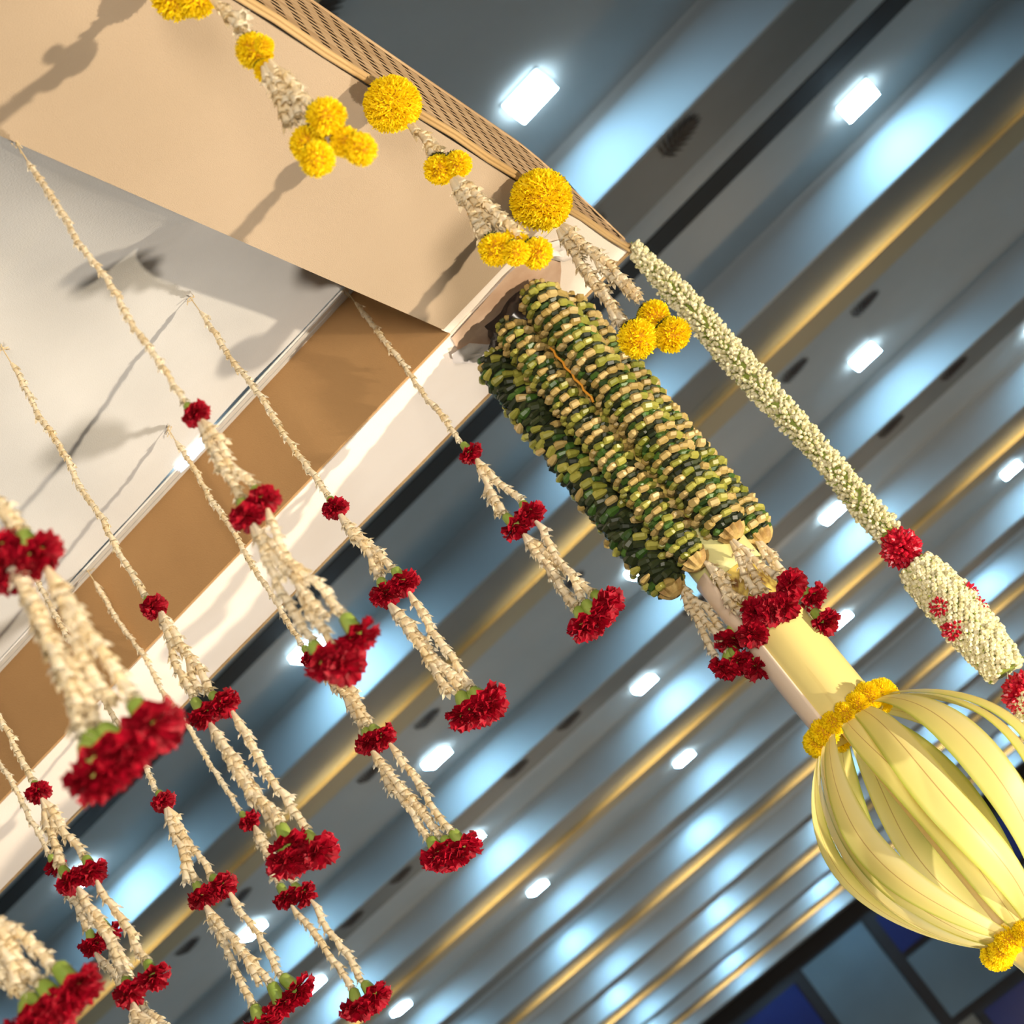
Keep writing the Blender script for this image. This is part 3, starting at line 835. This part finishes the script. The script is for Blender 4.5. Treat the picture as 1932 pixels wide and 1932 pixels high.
# ------------------------------------------------------------------ yellow pompom garlands on the outer edge of the tan beam
M_LABELS = [
    'yellow pompom and jasmine garland from the top edge, ending in five clustered flowers',
    'yellow pompom and jasmine garland with one large ball at the middle of the mat edge',
    'yellow pompom and jasmine garland with one large ball nearest the canopy corner',
    'yellow pompom and jasmine garland hanging past the top left corner, shading the tan beam',
]
for gi, (anchor, groups, strands_) in enumerate(MARIGOLDS):
    g = thing('pompom_garland', M_LABELS[gi], 'garland', anchor, 'yellow pompom garlands along the mat edge')
    tb = MB(); tb.tube([(0, 0, 0), Vector(groups[0][0][0]) - Vector(anchor)], 0.0009, 5)
    tb.obj('thread', M_THREAD, g)
    for li, gr in enumerate(groups):
        cen = sum((Vector(c) for c, r in gr), Vector()) / len(gr)
        for ci, (c, r) in enumerate(gr):
            c = Vector(c)
            # flowers of a cluster stand in a small ring, not in one plane
            if len(gr) > 2:
                back = Vector((0.3, -0.95, 0)) * (0.010 if ci % 2 else -0.008)
                c = c + back
            d = (DOWN + (c - cen) * 18 + Vector((rnd(0.3), rnd(0.3), 0))).normalized()
            pompom(g, c, r, d, fine=(len(gr) == 1), sepals=(len(gr) > 1))
    for a, b_ in strands_:
        strand(g, a, b_, 1.0 if gi else 0.86, 0.0078, 0.0012)
# one more garland of the row, just above the view: its shadow falls on the tan cloth
def shifted(dy):
    a, gr, st = MARIGOLDS[1]
    sh = Vector((0, dy, 0))
    return (tuple(Vector(a) + sh), [[(tuple(Vector(c) + sh), r) for c, r in g_] for g_ in gr], [(tuple(Vector(p) + sh), tuple(Vector(q) + sh)) for p, q in st])
a, gr, st = shifted(-0.67)
g = thing('pompom_garland', M_LABELS[3], 'garland', a, 'yellow pompom garlands along the mat edge')
for li, q in enumerate(gr):
    for c, r in q:
        pompom(g, c, r * 1.2, fine=(len(q) == 1))
for p, q in st:
    strand(g, p, q, 1.0, 0.0085)

# ------------------------------------------------------------------ the pillar: banana stem with a lantern of split sheaths
PX, PY = -0.3878, 1.735
POST = Vector((PX, PY, 0.0))
NV = Vector((0.2181, -0.9759, 0)); RV = Vector((0.9759, 0.2181, 0))   # towards the viewer's side / to its right
def pol(rho, phi, z):
    return POST + (NV * math.cos(phi) + RV * math.sin(phi)) * rho + Vector((0, 0, z))
pillar = thing('banana_stem_pillar', 'pale yellow banana stem pillar split into a lantern of curved strips', 'pillar', POST)
def ppart(name, mb, mat, smooth=True):
    o = mb.obj(name, mat, pillar, smooth)
    o.location = -POST
    return o
def shell(r_of_z, z0, z1, phi0, phi1, nz=16, nphi=24, thick=0.002):
    b = MB()
    v = []
    full = abs(phi1 - phi0) > 6.2
    for side in (0, 1):
        for i in range(nz + 1):
            z = z0 + (z1 - z0) * i / nz
            for k in range(nphi + 1):
                phi = phi0 + (phi1 - phi0) * k / nphi
                v.append(tuple(pol(r_of_z(z, phi) - side * thick, phi, z)))
    n = nphi + 1; S = (nz + 1) * n
    f = []
    for i in range(nz):
        for k in range(nphi):
            f.append((i * n + k, i * n + k + 1, (i + 1) * n + k + 1, (i + 1) * n + k))
            f.append((S + i * n + k, S + (i + 1) * n + k, S + (i + 1) * n + k + 1, S + i * n + k + 1))
    for k in range(nphi):
        f.append((k, S + k, S + k + 1, k + 1)); e = nz * n
        f.append((e + k, e + k + 1, S + e + k + 1, S + e + k))
    if not full:
        for i in range(nz):
            f.append((i * n, (i + 1) * n, S + (i + 1) * n, S + i * n))
            f.append((i * n + nphi, S + i * n + nphi, S + (i + 1) * n + nphi, (i + 1) * n + nphi))
    b.add(v, f)
    return b
PI = math.pi
ppart('stem', shell(lambda z, p: 0.0345 + 0.0006 * math.sin(7 * p), 1.84, 2.497, -PI, PI, 20, 36), M_STEMB)
ppart('upper_sheath', shell(lambda z, p: 0.0385 + 0.0007 * math.sin(5 * p + 1), 2.058, 2.125, -PI, PI, 6, 36, 0.003), M_STEMG)
ppart('lower_sheath', shell(lambda z, p: 0.0375 + 0.0006 * math.sin(6 * p), 1.842, 1.998, math.radians(-42), math.radians(235), 12, 40, 0.0025), M_STEMY)
ppart('pale_sheath', shell(lambda z, p: 0.0405 + 0.0012 * math.sin(3 * p), 1.842, 2.075, math.radians(-158), math.radians(-36), 14, 20, 0.003), M_STEMP)
ppart('lantern_core', shell(lambda z, p: 0.017 + 0.001 * math.sin(4 * p), 1.565, 1.86, -PI, PI, 10, 16), M_STEMP)
b = MB()
v = []
for j in range(6):
    for i in range(28):
        phi = -PI + 2 * PI * i / 28
        v.append(tuple(pol(0.052 + 0.006 * math.sin(5 * phi + j) + rnd(0.003) - 0.002 * abs(j - 2), phi, 2.4985 - 0.008 * j + rnd(0.002))))
b.add(v, [(j * 28 + i, j * 28 + (i + 1) % 28, (j + 1) * 28 + (i + 1) % 28, (j + 1) * 28 + i) for j in range(5) for i in range(28)])
ppart('plastic_wrap', b, M_WRAP)

# lantern strips
ZT, ZBT = 1.850, 1.578
def lantern_strip(phi, rmax, width, swirl, fold, lag, twist):
    nu, nw = 30, 7
    b = MB(); v = []; uv = []
    for i in range(nu + 1):
        s = i / nu
        z = ZT + (ZBT - ZT) * (s + lag * math.sin(PI * s))
        prof = math.sin(PI * min(1, max(0, s)) ** 0.92) ** 0.72 if 0 < s < 1 else 0.0
        r = 0.036 * (1 - s) + 0.030 * s + (rmax - 0.033) * prof
        ph = phi + swirl * math.sin(PI * s) + 0.12 * (s - 0.5)
        hw = width * (0.26 + 0.74 * math.sin(PI * s) ** 0.6 if 0 < s < 1 else 0.26) * 0.5
        c = pol(r, ph, z)
        radial = NV * math.cos(ph) + RV * math.sin(ph)
        tang = -NV * math.sin(ph) + RV * math.cos(ph)
        tw = twist * math.sin(PI * s)
        t2 = tang * math.cos(tw) + radial * math.sin(tw)
        r2 = radial * math.cos(tw) - tang * math.sin(tw)
        for j in range(nw):
            w = j / (nw - 1) * 2 - 1
            lift = fold * (abs(w) ** 1.3) * hw
            v.append(tuple(c + t2 * (hw * w) - r2 * lift))
            uv.append((j / (nw - 1), s))
    f = [(i * nw + j, (i + 1) * nw + j, (i + 1) * nw + j + 1, i * nw + j + 1) for i in range(nu) for j in range(nw - 1)]
    b.add(v, f)
    o = ppart('sheath_strip', b, M_STRIP)
    me = o.data
    lay = me.uv_layers.new(name='UVMap')
    for li, lp in enumerate(me.loops):
        lay.data[li].uv = uv[lp.vertex_index]
    return o
rs = random.Random(5)
NS = 15
for i in range(NS):
    phi = math.radians(-172 + 360 * i / NS + rs.uniform(-5, 5))
    right = 0.5 + 0.5 * math.sin(phi)
    rmax = 0.108 + 0.028 * right + rs.uniform(-0.010, 0.010)
    if i % 5 == 2:
        rmax -= 0.02
    lantern_strip(phi, rmax, rs.uniform(0.034, 0.050), rs.uniform(-0.18, 0.18), rs.uniform(0.10, 0.42), rs.uniform(-0.03, 0.04), rs.uniform(-0.35, 0.35))
# bundled sheath ends below the lantern
for i in range(7):
    phi = 2 * PI * i / 7
    b = MB(); v = []
    nz = 14
    for k in range(nz + 1):
        t = k / nz
        z = 1.592 - 0.30 * t
        r = 0.036 - 0.016 * math.sin(min(1, t * 4) * PI / 2) + 0.004 * t
        for j in range(5):
            a = phi + (j - 2) * 0.26
            v.append(tuple(pol(r + 0.003 * (1 - abs(j - 2) / 2), a, z)))
    b.add(v, [(k * 5 + j, (k + 1) * 5 + j, (k + 1) * 5 + j + 1, k * 5 + j + 1) for k in range(nz) for j in range(4)])
    ppart('bundled_sheath', b, M_STEMG if i % 2 else M_STEMY)
# rings of yellow flowers tied round the stem
for (zc, rr, n, fr, lab) in ((1.8515, 0.046, 17, 0.0150, 'ring of yellow flowers tied round the stem above the lantern strips'),
                             (1.574, 0.036, 13, 0.0150, 'ring of yellow flowers tied round the stem below the lantern strips')):
    g = thing('flower_ring', lab, 'flower ring', POST + Vector((0, 0, zc)), 'yellow flower rings on the pillar')
    b = MB(); b.tube([pol(rr - 0.006, 2 * PI * k / 24, zc) - g.location for k in range(25)], 0.001, 5)
    b.obj('thread', M_THREAD, g)
    for k in range(n):
        a = 2 * PI * k / n
        c = pol(rr + rnd(0.0015), a, zc + rnd(0.003))
        tang = -NV * math.sin(a) + RV * math.cos(a)
        o = pompom(g, c, fr * random.uniform(0.9, 1.1), tang, False, False)
        o.scale = (o.scale[0], o.scale[1], o.scale[2] * 0.72)

# ------------------------------------------------------------------ green cords of folded leaves round the pillar
def folded_leaf_mesh(name, mat, pointed):
    sec = [(-0.5, -1.0), (0.55, -0.85), (1.0, 0.0), (0.55, 0.85), (-0.5, 1.0)]
    xs = [(-1.0, 0.70), (-0.62, 1.0), (0.62, 1.0), (1.0, 0.70)] if not pointed else [(-1.0, 0.9), (-0.5, 1.0), (0.45, 0.8), (1.05, 0.28)]
    b = MB()
    v = [(x, y * s - (0.25 if s < 0.95 else 0.0), z * s) for x, s in xs for (y, z) in sec]
    f = [(i * 5 + k, i * 5 + k + 1, (i + 1) * 5 + k + 1, (i + 1) * 5 + k) for i in range(3) for k in range(4)]
    f += [(4, 3, 2, 1, 0), (15, 16, 17, 18, 19)]
    b.add(v, f)
    return b.mesh(name, mat, False)
FL = {}
for key, mat in (('c', M_LEAFC), ('y', M_LEAFY), ('g', M_LEAFG), ('d', M_LEAFD)):
    FL[key] = [folded_leaf_mesh('folded_leaf', mat, False), folded_leaf_mesh('folded_leaf', mat, True)]
VIEW = (Vector((0, 0, 1.5)) - Vector((PX, PY, 2.2))).normalized()
def leaf_cord(label, phi, ring, radius, z0, z1, npr, pitch, wild, pal, seed):
    rs = random.Random(seed)
    base = pol(ring, phi, z1)
    g = thing('leaf_cord', label, 'leaf garland', base, 'green leaf cords tied round the pillar')
    b = MB(); b.tube([(0, 0, -0.012), (0, 0, -(z1 - z0) * 0.5), (0, 0, -(z1 - z0) + 0.012), (0, 0, -(z1 - z0) + 0.004)], [radius * 0.80, radius * 0.80, radius * 0.74, radius * 0.4], 12)
    b.obj('cord_core', M_CORE, g, True)
    rest = {k: MB() for k in FL}
    cand = []
    rows = int((z1 - z0) / pitch)
    for r in range(rows):
        z = -(r + 0.5) * pitch
        t = r / max(1, rows - 1)
        rad = radius * (1.0 - 0.45 * max(0, 1 - r / 3.0) ** 2 - 0.25 * max(0, 1 - (rows - 1 - r) / 2.0) ** 2)
        for k in range(npr):
            a = 2 * PI * (k + 0.5 * (r % 2) + 0.17 * r) / npr
            out = Vector((math.cos(a), math.sin(a), 0)); tg = Vector((-math.sin(a), math.cos(a), 0))
            tone = pal(rs, r, k)
            w = PI * rad / npr * rs.uniform(0.88, 1.02)
            proud = 0.0016 if tone in 'cy' else -0.0022
            m = Matrix(((tg.x, out.x, 0, 0), (tg.y, out.y, 0, 0), (0, 0, 1, 0), (0, 0, 0, 1)))
            m = Matrix.Translation(out * (rad * 0.88 + proud + rs.uniform(-1, 1) * 0.0012 * (1 + wild)) + Vector((0, 0, z + rs.uniform(-1, 1) * 0.0011 * (1 + wild)))) @ m
            m = m @ Matrix.Rotation(0.16 + rs.uniform(-1, 1) * (0.10 + 0.40 * wild), 4, 'Y') @ Matrix.Rotation(rs.uniform(-1, 1) * (0.12 + 0.25 * wild), 4, 'X')
            m = m @ Matrix.Diagonal((w * 1.0, 0.0050 * rs.uniform(0.8, 1.3), pitch * 0.50 * rs.uniform(0.82, 1.2), 1))
            cand.append((out.dot(VIEW) + rs.uniform(-0.02, 0.02), tone, 1 if rs.random() < wild else 0, m))
    cand.sort(key=lambda q: -q[0])
    for i, (dd, tone, shape, m) in enumerate(cand):
        if i < 298 and dd > -0.45:
            o = link('folded_leaf', FL[tone][shape], g)
            o.matrix_basis = m
        else:
            me = FL[tone][shape]
            rest[tone].add([v.co for v in me.vertices], [tuple(p.vertices) for p in me.polygons], 0, m)
    mm = {'c': M_LEAFC, 'y': M_LEAFY, 'g': M_LEAFG, 'd': M_LEAFD}
    for key, mb in rest.items():
        if mb.v:
            o = mb.obj('folded_leaf_rows', mm[key], g); o['kind'] = 'stuff'
    # pleated dry cap closing the lower end
    b = MB(); n = 20; v = []
    for i, (r, z) in enumerate(((0.003, -0.004), (0.010, -0.001), (0.0145, 0.004), (0.0165, 0.010))):
        for k in range(n):
            q = r * (1 + (0.14 if k % 2 else -0.10) * (i / 3))
            a = 2 * PI * k / n
            v.append((q * math.cos(a), q * math.sin(a), -(z1 - z0) - 0.006 + z))
    b.add(v, [(i * n + k, i * n + (k + 1) % n, (i + 1) * n + (k + 1) % n, (i + 1) * n + k) for i in range(3) for k in range(n)])
    b.obj('dry_leaf_cap', M_DRYLEAF, g)
    return g
def pal_row(rs, r, k):
    if r % 2 == 0:
        q = rs.random()
        return 'c' if q < 0.55 else ('y' if q < 0.95 else 'd')
    return 'g' if rs.random() < 0.42 else 'd'
def pal_wild(rs, r, k):
    q = rs.random()
    if (r + (k // 2)) % 2 == 0:
        return 'y' if q < 0.42 else ('c' if q < 0.66 else 'd')
    return 'd' if q < 0.62 else 'g'
CORDS = {}
CORDS['left'] = leaf_cord('ragged dark green leaf cord on the side of the pillar towards the jasmine garlands', math.radians(-82), 0.064, 0.0270, 2.090, 2.478, 10, 0.0090, 0.8, pal_wild, 61)
CORDS['mid'] = leaf_cord('slimmest green and cream leaf cord at the front of the pillar', math.radians(-26), 0.050, 0.0190, 2.086, 2.480, 9, 0.0076, 0.2, pal_row, 62)
CORDS['right'] = leaf_cord('plump green and cream ringed leaf cord on the tuberose side of the pillar front', math.radians(33), 0.054, 0.0265, 2.086, 2.492, 12, 0.0080, 0.08, pal_row, 63)
CORDS['far'] = leaf_cord('green leaf cord half hidden behind the plump ringed cord', math.radians(98), 0.052, 0.0225, 2.078, 2.480, 11, 0.0074, 0.1, pal_row, 64)
CORDS['back'] = leaf_cord('green leaf cord at the back of the pillar', math.radians(180), 0.056, 0.0225, 2.09, 2.480, 8, 0.0110, 0.1, pal_row, 65)
th = MB(); th.tube([pol(0.0585 + 0.0008 * math.sin(3 * i), math.radians(2 + 1.2 * math.sin(2.1 * i)), 2.405 - 0.0065 * i) - CORDS['mid'].location for i in range(15)], 0.0016, 6)
th.obj('orange_thread', M_ORANGE, CORDS['mid'], True)
for key, (sts, cs) in TASSELS.items():
    g = CORDS[key]
    for a, b_ in sts:
        strand(g, a, b_, 0.98, 0.0084, 0.0014)
    cen = sum((Vector(c) for c in cs), Vector()) / len(cs)
    for c in cs:
        c = Vector(c)
        d = (DOWN + (c - cen) * 14 + (c - POST - Vector((0, 0, c.z))) * 8 + Vector((rnd(0.3), rnd(0.3), 0))).normalized()
        carnation(g, c + Vector((rnd(0.004), -0.004 + rnd(0.004), 0)), d, 0.92)

# ------------------------------------------------------------------ tuberose garland on the corner
TU = Vector(TUBEROSE_UPPER[0])
tub = thing('tuberose_garland', 'long tuberose bud garland with red bud ties hanging from the canopy corner', 'garland', TU)
def bud_on(b, p, d, ln, r, seed_rs, n=6, mi=0, sharp=0.25):
    d = d.normalized()
    t = d.cross(Vector((0.3, 0.5, 0.8))).normalized(); q = d.cross(t)
    v = []
    for (s, rr) in ((0.0, 0.30), (0.45, 0.85), (0.78, 1.0), (1.0, sharp)):
        for k in range(n):
            a = 2 * PI * k / n
            v.append(p + d * ln * s + (t * math.cos(a) + q * math.sin(a)) * r * rr)
    f = [(i * n + k, i * n + (k + 1) % n, (i + 1) * n + (k + 1) % n, (i + 1) * n + k) for i in range(3) for k in range(n)]
    f.append(tuple(3 * n + k for k in range(n)))
    b.add(v, f, mi)
def path_at(pts, t):
    pts = [Vector(p) for p in pts]
    seg = [(pts[i + 1] - pts[i]).length for i in range(len(pts) - 1)]
    L = sum(seg); s = t * L
    for i, l in enumerate(seg):
        if s <= l or i == len(seg) - 1:
            return pts[i].lerp(pts[i + 1], min(1, s / l)), (pts[i + 1] - pts[i]).normalized(), L
        s -= l
def bud_section(name, pts, rfun, n, ln, r, seed, up, rows=False):
    rs = random.Random(seed)
    b = MB()
    g = PI * (3 - math.sqrt(5))
    for i in range(n):
        t = (i + 0.5) / n
        p, ax, L = path_at(pts, t)
        a = g * i + (0 if rows else rs.uniform(-0.4, 0.4))
        u = ax.cross(Vector((0.2, 0.9, 0.1))).normalized(); w = ax.cross(u)
        out = u * math.cos(a) + w * math.sin(a)
        R = rfun(t) * (1 + rs.uniform(-1, 1) * (0.05 if rows else 0.13))
        d = out + ax * up + Vector((rs.uniform(-1, 1), rs.uniform(-1, 1), rs.uniform(-1, 1))) * (0.10 if rows else 0.35)
        k = rs.uniform(0.8, 1.2)
        bud_on(b, p + out * (R - ln) - TU, d, ln * k, r * rs.uniform(0.85, 1.15), rs, 6, 0, 0.55)
        if rs.random() < 0.35:
            bud_on(b, p + out * (R - ln) - TU, d + Vector((rs.uniform(-1, 1), rs.uniform(-1, 1), rs.uniform(-1, 1))) * 0.7, ln * 1.15, r * 0.35, rs, 4, 1, 0.1)
    o = b.obj(name, [M_TUBER, M_TUBERG], tub, False)
    o['kind'] = 'stuff'
    c = MB()
    N = 24
    c.tube([path_at(pts, i / N)[0] - TU for i in range(N + 1)], [max(0.001, rfun(i / N) - ln * 0.75) for i in range(N + 1)], 10)
    c.obj('stalk', M_TUBERG, o, True)
    return o
bud_section('tuberose_buds', TUBEROSE_UPPER, lambda t: 0.0105 + 0.0080 * min(1, t * 7) * (1 - 0.14 * math.sin(11 * t)) - 0.0020 * t, 2150, 0.0085, 0.0027, 71, -0.15)
bud_section('tuberose_buds', TUBEROSE_LOWER[1:5], lambda t: 0.0205 + 0.0080 * math.sin(PI * min(1, 0.12 + t * 0.80)) , 820, 0.0105, 0.0037, 72, -0.10, True)
bud_section('tuberose_buds', TUBEROSE_LOWER[5:7], lambda t: 0.022, 260, 0.0105, 0.0031, 73, -0.10, True)
def red_ball(name, c, R, n, seed, squash=1.0, hemi=None):
    rs = random.Random(seed); b = MB()
    g = PI * (3 - math.sqrt(5))
    for i in range(n):
        z = 1 - 2 * (i + 0.5) / n
        rr = math.sqrt(1 - z * z)
        d = Vector((rr * math.cos(g * i), rr * math.sin(g * i), z * squash))
        if hemi is not None and d.dot(hemi) < 0.1:
            continue
        dj = d + Vector((rs.uniform(-1, 1), rs.uniform(-1, 1), rs.uniform(-1, 1))) * 0.2
        bud_on(b, Vector(c) + d * R * 0.35 - TU, dj, R * 0.68 * rs.uniform(0.85, 1.12), R * 0.125, rs, 6, 0, 0.22)
    return b.obj(name, M_REDBUD, tub, False)
red_ball('red_bud_tie', TUBEROSE_LOWER[0], 0.0240, 210, 81)
red_ball('red_bud_tie', TUBEROSE_LOWER[5], 0.0250, 210, 82)
mid = Vector(TUBEROSE_LOWER[2]).lerp(Vector(TUBEROSE_LOWER[3]), 0.28)
for ang, dz, R, n, sd in ((-0.55, 0.012, 0.0135, 70, 83), (-0.85, -0.016, 0.0150, 80, 84), (1.45, 0.010, 0.0125, 60, 85), (1.3, -0.010, 0.011, 50, 86), (3.0, 0.0, 0.013, 50, 87)):
    out = NV * math.cos(ang) + RV * math.sin(ang)
    red_ball('red_bud_cluster', mid + out * 0.0215 + Vector((0, 0, dz)), R, n, sd, 1.0, None)
tb = MB(); tb.tube([Vector(TUBEROSE_LOWER[4]) - TU, Vector(TUBEROSE_LOWER[4]) - TU + Vector((-0.014, -0.004, -0.02)), Vector(TUBEROSE_LOWER[4]) - TU + Vector((-0.016, -0.004, -0.05))], 0.0004, 4)
tb.obj('loose_thread', M_TISSUE, tub)
